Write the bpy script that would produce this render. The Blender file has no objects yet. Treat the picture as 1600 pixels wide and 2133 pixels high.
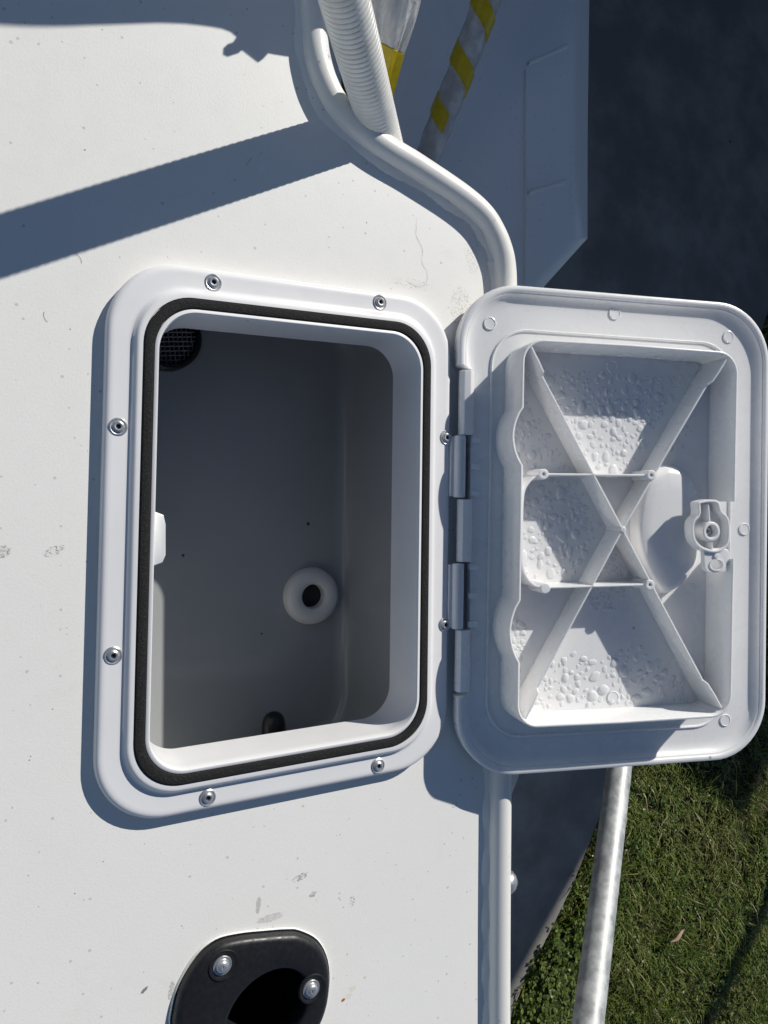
import bpy, bmesh, math, random
import numpy as np
from mathutils import Vector, Matrix, Quaternion
random.seed(7); rng = np.random.default_rng(7)
SC = bpy.context.scene
COL = SC.collection

# ------------------------------------------------------------ camera, world, sun, exposure
SUN_AZ, SUN_EL = 50.0, 33.0           # degrees, azimuth counted from +X towards +Y
cam_d = bpy.data.cameras.new('camera'); cam = bpy.data.objects.new('camera', cam_d); COL.objects.link(cam)
cam_d.sensor_fit = 'VERTICAL'; cam_d.sensor_height = 36.0; cam_d.lens = 26.0
cam_d.clip_start = 0.01; cam_d.clip_end = 500
cam.matrix_world = Matrix(((0.884573, -0.006000, -0.466362, 0.000000), (0.013388, 0.999832, 0.012531, 0.000000), (0.466209, -0.017328, 0.884505, 0.518000), (0.000000, 0.000000, 0.000000, 1.000000)))
SC.camera = cam
SC.render.resolution_x = 768; SC.render.resolution_y = 1024

world = bpy.data.worlds.new('World'); SC.world = world; world.use_nodes = True
wn = world.node_tree; bg = wn.nodes['Background']
sky = wn.nodes.new('ShaderNodeTexSky'); sky.sky_type = 'NISHITA'; sky.sun_disc = False
sky.sun_elevation = math.radians(SUN_EL); sky.sun_rotation = math.radians(90 - SUN_AZ)
sky.air_density = 0.85; sky.dust_density = 0.15; sky.ozone_density = 2.0
wn.links.new(sky.outputs[0], bg.inputs[0]); bg.inputs[1].default_value = 0.068

a_, e_ = math.radians(SUN_AZ), math.radians(SUN_EL)
SDIR = Vector((math.cos(e_)*math.cos(a_), math.cos(e_)*math.sin(a_), math.sin(e_)))
sd = bpy.data.lights.new('sun', 'SUN'); sd.energy = 4.8; sd.angle = math.radians(0.53); sd.color = (1, .965, .90)
sun = bpy.data.objects.new('sun', sd); COL.objects.link(sun)
sun.rotation_mode = 'QUATERNION'; sun.rotation_quaternion = SDIR.to_track_quat('Z', 'Y'); sun.location = (2, 2, 3)
vs = SC.view_settings; vs.view_transform = 'Standard'; vs.look = 'None'; vs.exposure = -0.15; vs.gamma = 1.0; vs.use_curve_mapping = False

# ------------------------------------------------------------ material helpers
class NT:
    def __init__(s, name):
        s.m = bpy.data.materials.new(name); s.m.use_nodes = True
        s.t = s.m.node_tree; s.b = s.t.nodes['Principled BSDF']
        s.geo = s.t.nodes.new('ShaderNodeTexCoord')
    def n(s, typ, **kw):
        o = s.t.nodes.new(typ)
        for k, v in kw.items(): setattr(o, k, v)
        return o
    def link(s, a, b): s.t.links.new(a, b)
    def put(s, sock, v):
        if hasattr(v, 'is_linked') or hasattr(v, 'links'): s.link(v, sock)
        else: sock.default_value = v
    def math(s, op, a, b=0.0, c=0.0, clamp=False):
        o = s.n('ShaderNodeMath', operation=op, use_clamp=clamp)
        s.put(o.inputs[0], a); s.put(o.inputs[1], b); s.put(o.inputs[2], c); return o.outputs[0]
    def ramp(s, v, lo, hi, a=0.0, b=1.0):
        o = s.n('ShaderNodeMapRange', interpolation_type='SMOOTHSTEP'); s.put(o.inputs[0], v)
        o.inputs[1].default_value = lo; o.inputs[2].default_value = hi; o.inputs[3].default_value = a; o.inputs[4].default_value = b
        return o.outputs[0]
    def noise(s, scale, detail=4, rough=.55, vec=None, dist=0.0):
        o = s.n('ShaderNodeTexNoise'); o.inputs['Scale'].default_value = scale; o.inputs['Detail'].default_value = detail
        o.inputs['Roughness'].default_value = rough; o.inputs['Distortion'].default_value = dist
        s.link(vec or s.geo.outputs['Object'], o.inputs['Vector']); return o.outputs[0]
    def mix(s, f, a, b):
        o = s.n('ShaderNodeMix', data_type='RGBA'); s.put(o.inputs[0], f)
        for i, v in ((6, a), (7, b)):
            if isinstance(v, tuple): v = (*v, 1) if len(v) == 3 else v
            s.put(o.inputs[i], v)
        return o.outputs[2]
    def bump(s, h, strength, dist=0.001):
        o = s.n('ShaderNodeBump'); o.inputs['Strength'].default_value = strength; o.inputs['Distance'].default_value = dist
        s.link(h, o.inputs['Height'])
        if s.b.inputs['Normal'].is_linked: s.link(s.b.inputs['Normal'].links[0].from_socket, o.inputs['Normal'])
        s.link(o.outputs[0], s.b.inputs['Normal']); return o
    def base(s, v, rough=None, metal=None, **kw):
        if isinstance(v, tuple): v = (*v, 1)
        s.put(s.b.inputs['Base Color'], v)
        if rough is not None: s.put(s.b.inputs['Roughness'], rough)
        if metal is not None: s.b.inputs['Metallic'].default_value = metal
        for k, x in kw.items(): s.b.inputs[k].default_value = x
    def specks(s, scale, keep, size, seed=0.0):
        mp = s.n('ShaderNodeMapping'); mp.inputs['Location'].default_value = (seed, seed*1.7, seed*.3); s.link(s.geo.outputs['Object'], mp.inputs[0])
        v = s.n('ShaderNodeTexVoronoi'); v.inputs['Scale'].default_value = scale; s.link(mp.outputs[0], v.inputs['Vector'])
        sp = s.n('ShaderNodeSeparateColor'); s.link(v.outputs['Color'], sp.inputs[0])
        on = s.math('GREATER_THAN', sp.outputs[0], 1-keep)
        sz = s.math('MULTIPLY', sp.outputs[1], size)
        return s.math('MULTIPLY', on, s.math('LESS_THAN', v.outputs['Distance'], sz))
    def spot(s, c, rx, ry, ang=0.0):
        """soft elliptical mask round a point of the object, 1 in the middle"""
        mp = s.n('ShaderNodeMapping', vector_type='TEXTURE')
        mp.inputs['Location'].default_value = (c[0], c[1], 0); mp.inputs['Rotation'].default_value = (0, 0, ang)
        mp.inputs['Scale'].default_value = (rx, ry, 1e3); s.link(s.geo.outputs['Object'], mp.inputs[0])
        g = s.n('ShaderNodeVectorMath', operation='LENGTH'); s.link(mp.outputs[0], g.inputs[0])
        return s.ramp(g.outputs['Value'], 1.0, .35)

M = {}
def paint(name, col, rough, scuffs):
    k = NT(name)
    n = k.noise(4, 5); n2 = k.noise(60, 3)
    c = k.mix(k.ramp(n, .35, .7), col, tuple(x*.975 for x in col))
    c = k.mix(k.math('MULTIPLY', k.ramp(n2, .58, .78), .07), c, (.55, .54, .50))
    c = k.mix(k.math('MULTIPLY', k.ramp(k.noise(9, 7, .72, dist=2.0), .56, .72), .09), c, (.48, .46, .40))
    c = k.mix(k.math('MULTIPLY', k.specks(110, .03, .085), .55), c, (.10, .095, .08))
    c = k.mix(k.math('MULTIPLY', k.specks(44, .012, .045, 3.1), .6), c, (.06, .055, .05))
    c = k.mix(k.math('MULTIPLY', k.ramp(k.noise(520, 2), .5, .7), .10), c, (.60, .58, .54))
    c = k.mix(k.math('MULTIPLY', k.specks(260, .09, .30, 5.3), .35), c, (.25, .24, .21))
    for (cx, cy), rx, ry, ang, sc, th, colr, st in scuffs:
        m = k.math('ADD', k.noise(sc, 5, .7, dist=1.2), k.math('MULTIPLY', k.math('SUBTRACT', k.spot((cx, cy), rx*1.35, ry*1.35, ang), 1.0), .95))
        m = k.ramp(m, th-.02, th+.10)
        c = k.mix(k.math('MULTIPLY', m, st), c, colr)
    k.base(c, k.ramp(n2, .3, .7, rough-.06, rough+.08))
    k.bump(k.noise(650, 3), .16, .0005); k.bump(k.noise(22, 3), .05, .002)
    return k.m
GREY = (.20, .19, .17); DIRT = (.16, .15, .11)
M['deck'] = paint('deck_paint', (.85, .84, .805), .46, [
    ((0.0340, -0.0339), .012, .005, .45, 420, .50, GREY, .8), ((0.0039, -0.0339), .010, .007, 0, 300, .48, GREY, .7),
    ((0.1694, 0.2398), .004, .004, 0, 600, .42, (.9,.9,.9), .6), ((0.2057, -0.2834), .011, .004, .3, 220, .45, GREY, .6),
    ((0.2164, -0.2987), .005, .003, .3, 320, .42, GREY, .6), ((0.2493, -0.3118), .004, .008, 0, 400, .5, GREY, .7),
    ((0.1732, -0.2963), .0025, .010, -.1, 200, .36, GREY, .42), ((0.1825, -0.3082), .016, .0045, 0, 160, .38, GREY, .30),
    ((0.1110, -0.3407), .003, .011, -.2, 260, .42, GREY, .5), ((0.0929, -0.3353), .004, .0016, .7, 300, .3, (.1,.1,.1), .8),
    ((0.2429, -0.3879), .0022, .0014, .4, 100, .1, (.42, .10, .02), .95), ((0.2491, -0.3841), .010, .007, .8, 90, .42, (.62,.50,.25), .30),
    ((0.3429, 0.1637), .018, .030, 0, 700, .52, DIRT, .6), ((0.2965, 0.1759), .034, .008, 0, 800, .55, DIRT, .55),
    ((0.3541, 0.2093), .012, .030, 0, 800, .54, DIRT, .6), ((0.3693, 0.1875), .006, .03, 0, 500, .5, (.6,.55,.36), .45)])
M['pipe'] = paint('pipe_paint', (.83, .815, .775), .38, [
    ((0.2151, 0.3294), .006, .011, .2, 520, .52, (.09,.085,.07), .9), ((0.3937, -0.3057), .01, .03, 0, 500, .58, GREY, .5)])
M['hull'] = paint('hull_paint', (.78, .785, .78), .16, [((.655, .42), .006, .10, 0, 500, .58, (.03,.03,.03), .9)])

def plastic(name, col, rough, sub=.0):
    k = NT(name); n = k.noise(9, 4)
    c = k.mix(k.ramp(n, .35, .7), col, tuple(x*.95 for x in col))
    c = k.mix(k.math('MULTIPLY', k.ramp(k.noise(16, 6, .7, dist=1.5), .58, .74), .10), c, (.52, .49, .40))
    c = k.mix(k.math('MULTIPLY', k.specks(70, .10, .12), .55), c, (.16, .15, .13))
    c = k.mix(k.math('MULTIPLY', k.specks(260, .03, .2, 2.2), .3), c, (.3, .29, .27))
    k.base(c, k.ramp(k.noise(50, 3), .3, .7, rough-.05, rough+.08))
    k.bump(k.noise(900, 2), .05, .0003); k.bump(k.noise(30, 3), .06, .001)
    return k.m
M['frame'] = plastic('frame_plastic', (.81, .805, .81), .38)
M['lid'] = plastic('lid_plastic', (.86, .855, .85), .28)
lb = M['lid'].node_tree.nodes['Principled BSDF']; lb.inputs['Subsurface Weight'].default_value = .30; lb.inputs['Subsurface Radius'].default_value = (1, .97, .92); lb.inputs['Subsurface Scale'].default_value = .005
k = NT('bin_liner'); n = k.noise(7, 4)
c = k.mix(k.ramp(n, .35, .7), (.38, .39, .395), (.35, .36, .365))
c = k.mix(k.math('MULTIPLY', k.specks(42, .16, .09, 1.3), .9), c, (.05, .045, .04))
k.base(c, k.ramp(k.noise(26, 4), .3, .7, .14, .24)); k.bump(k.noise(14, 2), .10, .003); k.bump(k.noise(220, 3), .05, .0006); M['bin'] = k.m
k = NT('foam_seal'); n = k.noise(900, 3, .7)
k.base(k.mix(k.ramp(n, .5, .75), (.010, .010, .010), (.045, .042, .04)), .9); k.bump(n, .9, .0012); M['seal'] = k.m
k = NT('steel'); k.base((.66, .66, .66), k.ramp(k.noise(300, 3), .3, .7, .25, .42), .8); M['steel'] = k.m
k = NT('dark_socket'); k.base((.012, .012, .014), .5); M['dark'] = k.m
k = NT('black_plastic'); n = k.noise(240, 4)
k.base(k.mix(k.math('MULTIPLY', k.ramp(k.noise(1200, 3, .7), .62, .75), .25), (.012, .012, .013), (.12, .12, .12)), k.ramp(n, .3, .7, .34, .5)); k.bump(n, .12, .0005); M['black'] = k.m
k = NT('rubber'); k.base((.014, .014, .015), .33); M['rubber'] = k.m
k = NT('grommet_nylon'); k.base((.80, .795, .76), .35); k.b.inputs['Subsurface Weight'].default_value = .15; k.b.inputs['Subsurface Radius'].default_value = (.004, .004, .004); M['nylon'] = k.m
k = NT('wire_mesh'); k.base((.30, .30, .31), .4, .5); M['wire'] = k.m
k = NT('ribbed_wrap'); n = k.noise(70, 3)
k.base(k.mix(k.ramp(n, .35, .7), (.78, .775, .74), (.70, .69, .65)), .34); M['ribbed'] = k.m
k = NT('plastic_wrap')
mp = k.n('ShaderNodeMapping'); mp.inputs['Scale'].default_value = (1, .25, .35); k.link(k.geo.outputs['Object'], mp.inputs[0])
n = k.noise(120, 5, .6, mp.outputs[0], 1.0)
k.base(k.mix(k.ramp(n, .3, .72), (.52, .52, .525), (.80, .80, .80)), k.ramp(n, .3, .7, .16, .34)); k.b.inputs['Coat Weight'].default_value = .6; k.b.inputs['Coat Roughness'].default_value = .12
k.bump(n, .7, .004); M['wrap'] = k.m
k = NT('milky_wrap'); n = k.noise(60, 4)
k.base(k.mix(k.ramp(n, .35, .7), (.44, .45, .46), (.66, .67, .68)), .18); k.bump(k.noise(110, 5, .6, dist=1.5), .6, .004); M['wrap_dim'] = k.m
k = NT('yellow_tape'); n = k.noise(150, 4)
k.base(k.mix(k.ramp(n, .35, .7), (.62, .47, .006), (.52, .39, .006)), .36); k.bump(k.noise(80, 3), .25, .001); M['tape'] = k.m
k = NT('galvanised'); n = k.noise(38, 6, .65); v = k.n('ShaderNodeTexVoronoi'); v.inputs['Scale'].default_value = 130; k.link(k.geo.outputs['Object'], v.inputs['Vector'])
sp = k.n('ShaderNodeSeparateColor'); k.link(v.outputs['Color'], sp.inputs[0])
c = k.mix(k.ramp(n, .38, .66), (.30, .31, .315), (.50, .515, .51)); c = k.mix(k.math('MULTIPLY', sp.outputs[0], .22), c, (.70, .71, .71))
k.base(c, k.ramp(n, .3, .7, .46, .62), .35); k.bump(k.noise(160, 4), .12, .001); M['galv'] = k.m
k = NT('concrete'); n = k.noise(3.5, 6, .6); n2 = k.noise(160, 4, .7)
c = k.mix(k.ramp(n, .34, .62), (.33, .315, .285), (.21, .20, .185)); c = k.mix(k.math('MULTIPLY', k.ramp(k.noise(1.1, 7, .7, dist=1.0), .5, .64), .18), c, (.12, .118, .11)); c = k.mix(k.math('MULTIPLY', k.ramp(n2, .55, .72), .4), c, (.16, .155, .14))
c = k.mix(k.math('MULTIPLY', k.specks(13, .08, .10), .9), c, (.03, .03, .03)); c = k.mix(k.math('MULTIPLY', k.specks(5, .07, .10, 4.4), .8), c, (.72, .72, .72))
k.base(c, .85); k.bump(n2, .35, .003); M['concrete'] = k.m
k = NT('soil'); n = k.noise(30, 6, .65)
k.base(k.mix(k.ramp(n, .35, .68), (.030, .024, .013), (.060, .050, .024)), .95); k.bump(n, .8, .02); M['soil'] = k.m
def leafmat(name, cols, rough=.5, trans=.25):
    k = NT(name); g = k.n('ShaderNodeNewGeometry'); r = k.n('ShaderNodeValToRGB'); r.color_ramp.interpolation = 'LINEAR'
    el = r.color_ramp.elements
    while len(el) < len(cols): el.new(.5)
    for i, (p, cc) in enumerate(cols): el[i].position = p; el[i].color = (*cc, 1)
    k.link(g.outputs['Random Per Island'], r.inputs[0])
    big = k.noise(2.2, 3)
    c = k.mix(k.math('MULTIPLY', k.ramp(big, .50, .70), .35), r.outputs[0], (.22, .20, .07))
    k.base(c, rough)
    tr = k.n('ShaderNodeBsdfTranslucent'); k.link(c, tr.inputs[0]); mx = k.n('ShaderNodeMixShader'); mx.inputs[0].default_value = trans
    out = k.t.nodes['Material Output']; k.link(k.b.outputs[0], mx.inputs[1]); k.link(tr.outputs[0], mx.inputs[2]); k.link(mx.outputs[0], out.inputs[0])
    return k.m
M['grass'] = leafmat('grass_blades', [(0, (.055, .095, .010)), (.45, (.115, .170, .020)), (.76, (.17, .21, .035)), (.92, (.27, .26, .09)), (1, (.45, .39, .21))])
M['clover'] = leafmat('clover_leaves', [(0, (.05, .085, .012)), (.6, (.10, .15, .025)), (1, (.17, .21, .045))], .4)
k = NT('grit'); k.base((.17, .16, .14), .8); M['grit'] = k.m
k = NT('dry_leaf'); k.base(k.mix(k.ramp(k.noise(60, 3), .35, .7), (.36, .25, .18), (.27, .18, .13)), .6); M['dry'] = k.m
k = NT('brick'); bt = k.n('ShaderNodeTexBrick'); bt.inputs['Scale'].default_value = 4
k.link(k.geo.outputs['Object'], bt.inputs['Vector']); bt.inputs['Color1'].default_value = (.28, .14, .09, 1); bt.inputs['Color2'].default_value = (.22, .11, .08, 1); bt.inputs['Mortar'].default_value = (.35, .33, .3, 1)
k.base(bt.outputs[0], .85); M['brick'] = k.m
k = NT('roof_sheet'); k.base(k.mix(k.noise(3), (.14, .15, .16), (.18, .19, .20)), .5); M['roof'] = k.m
k = NT('timber'); k.base(k.mix(k.ramp(k.noise(9, 4), .3, .7), (.20, .13, .08), (.27, .18, .11)), .8); M['timber'] = k.m
k = NT('glass_pane'); k.base((.03, .04, .05), .05); M['pane'] = k.m
# drops: clear water seen against the plastic below
k = NT('water'); t = k.n('ShaderNodeBsdfTransparent'); t.inputs[0].default_value = (.97, .98, .99, 1)
k.base((.90, .905, .91), .035); k.b.inputs['IOR'].default_value = 1.36
mx = k.n('ShaderNodeMixShader'); mx.inputs[0].default_value = .74
k.link(t.outputs[0], mx.inputs[1]); k.link(k.b.outputs[0], mx.inputs[2]); k.link(mx.outputs[0], k.t.nodes['Material Output'].inputs[0]); M['water'] = k.m

# ------------------------------------------------------------ object helpers
def tag(o, label=None, cat=None, group=None, kind=None):
    if label: o['label'] = label
    if cat: o['category'] = cat
    if group: o['group'] = group
    if kind: o['kind'] = kind
    return o
def thing(name, loc, label, cat, group=None):
    o = bpy.data.objects.new(name, None); o.empty_display_size = .02; COL.objects.link(o); o.location = loc
    return tag(o, label, cat, group)
def obj(name, vf, mat, parent=None, smooth=True, angle=35):
    """vf = (verts, faces) in world coordinates, or in the part's own when parent is a part with a transform"""
    me = bpy.data.meshes.new(name); me.from_pydata([tuple(v) for v in vf[0]], [], [tuple(f) for f in vf[1]]); me.validate()
    bm = bmesh.new(); bm.from_mesh(me); bmesh.ops.recalc_face_normals(bm, faces=bm.faces); 
    if smooth:
        ca = math.radians(angle)
        for f in bm.faces: f.smooth = True
        for e in bm.edges:
            if len(e.link_faces) == 2 and e.calc_face_angle(0) > ca: e.smooth = False
    bm.to_mesh(me); bm.free(); me.materials.append(M[mat] if isinstance(mat, str) else mat)
    o = bpy.data.objects.new(name, me); COL.objects.link(o)
    if parent is not None:
        o.parent = parent
        if parent.type == 'EMPTY': o.matrix_parent_inverse = Matrix.Translation(-Vector(parent.location))
    return o
def join(*vfs):
    V, Fc = [], []
    for v, f in vfs:
        n = len(V); V += [tuple(p) for p in v]; Fc += [tuple(i+n for i in q) for q in f]
    return V, Fc
def rings(loops, closed=True, cap0=False, cap1=False, loopback=False):
    n = len(loops[0]); V = [p for l in loops for p in l]; Fc = []
    L = len(loops)
    for a in range(L if loopback else L-1):
        b = (a+1) % L
        for i in range(n if closed else n-1):
            j = (i+1) % n; Fc.append((a*n+i, a*n+j, b*n+j, b*n+i))
    if cap0: Fc.append(tuple(range(n))[::-1])
    if cap1: Fc.append(tuple((L-1)*n+i for i in range(n)))
    return V, Fc
def rr(x0, x1, y0, y1, r, n=12):
    P = []
    for cx, cy, s in ((x1-r, y1-r, 0), (x0+r, y1-r, 1), (x0+r, y0+r, 2), (x1-r, y0+r, 3)):
        for i in range(n+1):
            a = math.pi/2*(s+i/n); P.append((cx+r*math.cos(a), cy+r*math.sin(a)))
    return P
def catmull(pts, k=8):
    P = [Vector(p) for p in pts]; out = []
    for i in range(len(P)-1):
        p0, p1, p2, p3 = P[max(i-1, 0)], P[i], P[i+1], P[min(i+2, len(P)-1)]
        for j in range(k):
            t = j/k; out.append(.5*((2*p1)+(p2-p0)*t+(2*p0-5*p1+4*p2-p3)*t*t+(3*p1-p0-3*p2+p3)*t**3))
    out.append(P[-1]); return out
def frames(P):
    T = [(P[min(i+1, len(P)-1)]-P[max(i-1, 0)]).normalized() for i in range(len(P))]
    N = Vector((0, 0, 1)) if abs(T[0].z) < .9 else Vector((1, 0, 0)); out = []
    for t in T:
        N = (N - t*N.dot(t)).normalized(); out.append((t, N, t.cross(N)))
    return out
def tube(P, r, seg=20, rad=None, caps=True):
    P = [Vector(p) for p in P]; loops = []
    for i, (t, n, b) in enumerate(frames(P)):
        L = []
        for j in range(seg):
            a = 2*math.pi*j/seg; R_ = rad(i, a) if rad else r
            L.append(P[i]+n*math.cos(a)*R_+b*math.sin(a)*R_)
        loops.append(L)
    return rings(loops, True, caps, caps)
def lathe(prof, seg, o=(0, 0, 0), axis=(0, 0, 1)):
    """prof: (radius, height) pairs"""
    z = Vector(axis).normalized(); x = z.orthogonal().normalized(); y = z.cross(x); o = Vector(o); loops = []
    for r, h in prof: loops.append([o+z*h+(x*math.cos(2*math.pi*i/seg)+y*math.sin(2*math.pi*i/seg))*max(r, 1e-5) for i in range(seg)])
    return rings(loops)
def box(x0, x1, y0, y1, z0, z1):
    V = [(x, y, z) for z in (z0, z1) for x, y in ((x0, y0), (x1, y0), (x1, y1), (x0, y1))]
    return V, [(3, 2, 1, 0), (4, 5, 6, 7), (0, 1, 5, 4), (1, 2, 6, 5), (2, 3, 7, 6), (3, 0, 4, 7)]
def prism(poly, z0, z1, bev=0.0):
    c = Vector((sum(p[0] for p in poly)/len(poly), sum(p[1] for p in poly)/len(poly)))
    sh = lambda d: [((p[0]-c.x)*(1-d)+c.x, (p[1]-c.y)*(1-d)+c.y) for p in poly]
    L = [[(x, y, z0) for x, y in poly]]
    if bev:
        s = bev/max((Vector(p)-c).length for p in poly)
        L += [[(x, y, z1-bev) for x, y in poly], [(x, y, z1-bev*.3) for x, y in sh(s*.3)], [(x, y, z1) for x, y in sh(s)]]
    else: L += [[(x, y, z1) for x, y in poly]]
    return rings(L, True, True, True)
def wall(path, th, h0, h1, closed=False, taper=.0004, hs=None):
    """thin upright wall along a 2D path, rounded a little at its top edge"""
    P = [Vector(p) for p in path]; n = len(P); Lf, Rt = [], []
    for i in range(n):
        a = P[(i-1) % n] if closed or i else P[i]; b = P[(i+1) % n] if closed or i < n-1 else P[i]
        d = (b-a).normalized(); Lf.append(Vector((-d.y, d.x)))
    top = hs or [h1]*n; loops = []
    for s, w, hh in ((-1, th/2+taper, 0), (-1, th/2, 1), (-1, th/2*.5, 2), (1, th/2*.5, 2), (1, th/2, 1), (1, th/2+taper, 0)):
        L = []
        for i in range(n):
            q = P[i]+Lf[i]*w*s; z = h0 if hh == 0 else (top[i]-.0005 if hh == 1 else top[i]); L.append((q.x, q.y, z))
        loops.append(L)
    V, Fc = rings(loops, closed, loopback=True)
    if not closed:
        Fc.append(tuple(k*n for k in range(6))); Fc.append(tuple(k*n+n-1 for k in range(6))[::-1])
    return V, Fc

# ------------------------------------------------------------ ground
G = -1.55
def sheet(poly, z): return [(x, y, z) for x, y in poly], [tuple(range(len(poly)))]
tag(obj('lawn', sheet([(-60, -60), (60, -60), (60, 60), (-60, 60)], G-.03), 'soil', smooth=False), kind='structure')
EDGE = [(1.30, -2.60), (1.45, -2.15), (1.60, -1.85), (1.676, -1.706), (1.78, -1.57), (1.8925, -1.413), (2.029, -1.171), (2.123, -.985), (2.40, -.40), (2.72, .30), (2.96, .87), (3.5, 2.2), (4.4, 4.2)]
slab = [(-8, -7), (.2, -7), (.9, -4), (1.30, -2.6)] + EDGE[1:] + [(4.4, 14), (-8, 14)]
tag(obj('driveway', prism(slab, G-.08, G), 'concrete', smooth=False), kind='structure')
def edge_x(y):
    for (x0, y0), (x1, y1) in zip(EDGE, EDGE[1:]):
        if y0 <= y <= y1: return x0+(x1-x0)*(y-y0)/(y1-y0)
    return EDGE[0][0]
def grass():
    V, Fc = [], []
    n = 170000
    ys = rng.uniform(-2.75, 1.25, n); xs = rng.uniform(1.3, 4.2, n)
    clump = rng.uniform(0, 1, (400, 4))
    cx = 1.3+2.9*clump[:, 0]; cy = -2.75+4*clump[:, 1]; ch = clump[:, 2]; ca = clump[:, 3]*6.28
    for x, y in zip(xs, ys):
        if x < edge_x(y)+.0+rng.normal(0, .018): continue
        d = (cx-x)**2+(cy-y)**2; i = int(np.argmin(d))
        if rng.random() < .75*(math.sin(x*23+math.sin(y*17)*1.7)*math.sin(y*19+math.sin(x*13)*1.9)+.15): continue
        h = (.014+.024*ch[i])*rng.uniform(.4, 1.3); w = rng.uniform(.0013, .0030)
        if rng.random() < .04: h *= 2.2
        a = ca[i]+rng.normal(0, 1.3); lean = rng.uniform(.7, 2.3)*h
        dx, dy = math.cos(a), math.sin(a); px, py = -dy*w, dx*w
        b = len(V); z = G-.03
        m = (x+dx*lean*.4, y+dy*lean*.4, z+h*.65+.012); t = (x+dx*lean, y+dy*lean, z+h*.9+.012)
        V += [(x-px, y-py, z), (x+px, y+py, z), (m[0]+px*.9, m[1]+py*.9, m[2]), (m[0]-px*.9, m[1]-py*.9, m[2]), t]
        Fc += [(b, b+1, b+2, b+3), (b+3, b+2, b+4)]
    me = bpy.data.meshes.new('grass'); me.from_pydata(V, [], Fc); me.materials.append(M['grass'])
    o = bpy.data.objects.new('grass', me); COL.objects.link(o)
    tag(o, 'short patchy green and straw coloured grass beside the concrete', 'grass', kind='stuff')
def clover():
    V, Fc = [], []
    def leaf(x, y, z, r, a, tilt):
        b = len(V); d = Vector((math.cos(a), math.sin(a), tilt)); s = Vector((-math.sin(a), math.cos(a), rng.normal(0, .25)))
        c = Vector((x, y, z))
        for u, w in ((0, 0), (.5, .42), (.95, .36), (1.05, 0), (.95, -.36), (.5, -.42)): V.append(tuple(c+d*r*u+s*r*w))
        V[b+3] = tuple(Vector(V[b+3])+Vector((0, 0, r*.12)))
        Fc.extend([(b, b+1, b+2, b+3), (b, b+3, b+4, b+5)])
    spots = [(e[0]+rng.normal(0, .03)+.05, e[1]+rng.normal(0, .05)) for e in [(1.66+.05*i, -1.93+.055*i) for i in range(7)] for _ in range(16)]
    spots += [(rng.uniform(1.5, 4.0), rng.uniform(-2.7, .9)) for _ in range(520)]
    for sx, sy in spots:
        near = sx < edge_x(sy)+.2 and sy < -1.5
        for _ in range(26 if near else 16):
            x, y = sx+rng.normal(0, .045), sy+rng.normal(0, .045)
            if x < edge_x(y)-(.022 if near else 0): continue
            z = G+rng.uniform(-.005, .05 if near else .02); a0 = rng.uniform(0, 6.28); r = rng.uniform(.009, .017)*(1.15 if near else .8)
            for q in range(3): leaf(x, y, z, r, a0+2.1*q, rng.uniform(-.1, .5))
    me = bpy.data.meshes.new('clover'); me.from_pydata(V, [], Fc); me.materials.append(M['clover'])
    o = bpy.data.objects.new('clover', me); COL.objects.link(o)
    tag(o, 'small leafy clover spreading over the slab edge', 'clover', kind='stuff')
grass(); clover()
# one dry leaf lying on the grass
def dry_leaf():
    c = Vector((2.4156, -1.7039, G+.045)); a = .35; d = Vector((math.cos(a), math.sin(a), .05)); s = Vector((-math.sin(a), math.cos(a), 0)); L = []
    for i in range(9):
        t = i/8; w = .011*math.sin(math.pi*min(1, t*.96+.03))**.8; o = c+d*(.085*(t-.5))+Vector((0, 0, .006*math.sin(t*5)))
        L.append([o-s*w, o+Vector((0, 0, -.004)), o+s*w])
    top = rings(L, False); bot = rings([[p-Vector((0, 0, .0012)) for p in l] for l in L], False)
    return join(top, bot)
tag(obj('fallen_leaf', dry_leaf(), 'dry'), 'single pinkish brown dry leaf lying on the grass', 'leaf')

# unseen block added to shade driveway and platform; post added for a lawn streak
ax, ay = Vector((math.cos(a_), math.sin(a_))), Vector((-math.sin(a_), math.cos(a_)))
def PQ(p, q, z): v = ax*p+ay*q; return (v.x, v.y, z)
def pq_box(p0, p1, q0, q1, z0, z1):
    V, Fc = box(p0, p1, q0, q1, z0, z1); return [PQ(*v) for v in V], Fc
P0, P1, Q0, QM, Q1, TOP, TOPW = 3.72, 7.7, -2.32, -.75, 3.2, 1.955, 1.10
g = thing('shade_block', PQ(P0, 0, G), 'added unseen brick block with flat roof that shades the driveway', 'shade caster')
obj('wall', pq_box(P0, P1, QM, Q1, G, TOP), 'brick', g, False)
obj('shade_wing', pq_box(P0+.04, P1-.04, Q0, QM+.2, G, TOPW), 'brick', g, False)  # lower part of the added block, lets sun reach the guide pipe
obj('shade_wing_top', pq_box(P0-.02, P1-.02, Q0-.02, QM+.15, TOPW+.004, TOPW+.10), 'roof', g, False)
obj('shade_step', pq_box(P0+.08, P1-.3, -3.02, Q0+.2, G, .30), 'brick', g, False)  # added low step that shapes the shade edge on the grass
obj('shade_step_top', pq_box(P0+.03, P1-.25, -3.04, Q0+.1, .304, .37), 'roof', g, False)
rf = obj('roof', pq_box(P0-.06, P1+.06, QM-.02, Q1+.06, TOP+.004, TOP+.12), 'roof', g, False)
dr = obj('door', pq_box(P0-.04, P0-.003, 1.3, 2.4, G+.01, G+2.1), 'timber', g, False)
wd = obj('window', pq_box(P0-.03, P0-.003, -.55, .55, G+1.1, G+2.2), 'frame', g, False)
obj('pane', pq_box(P0-.034, P0-.031, -.47, .47, G+1.18, G+2.12), 'pane', wd, False).matrix_parent_inverse = Matrix()
pb = PQ(5.2, -3.42, G)  # unseen post, added to cast a streak on the grass
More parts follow.
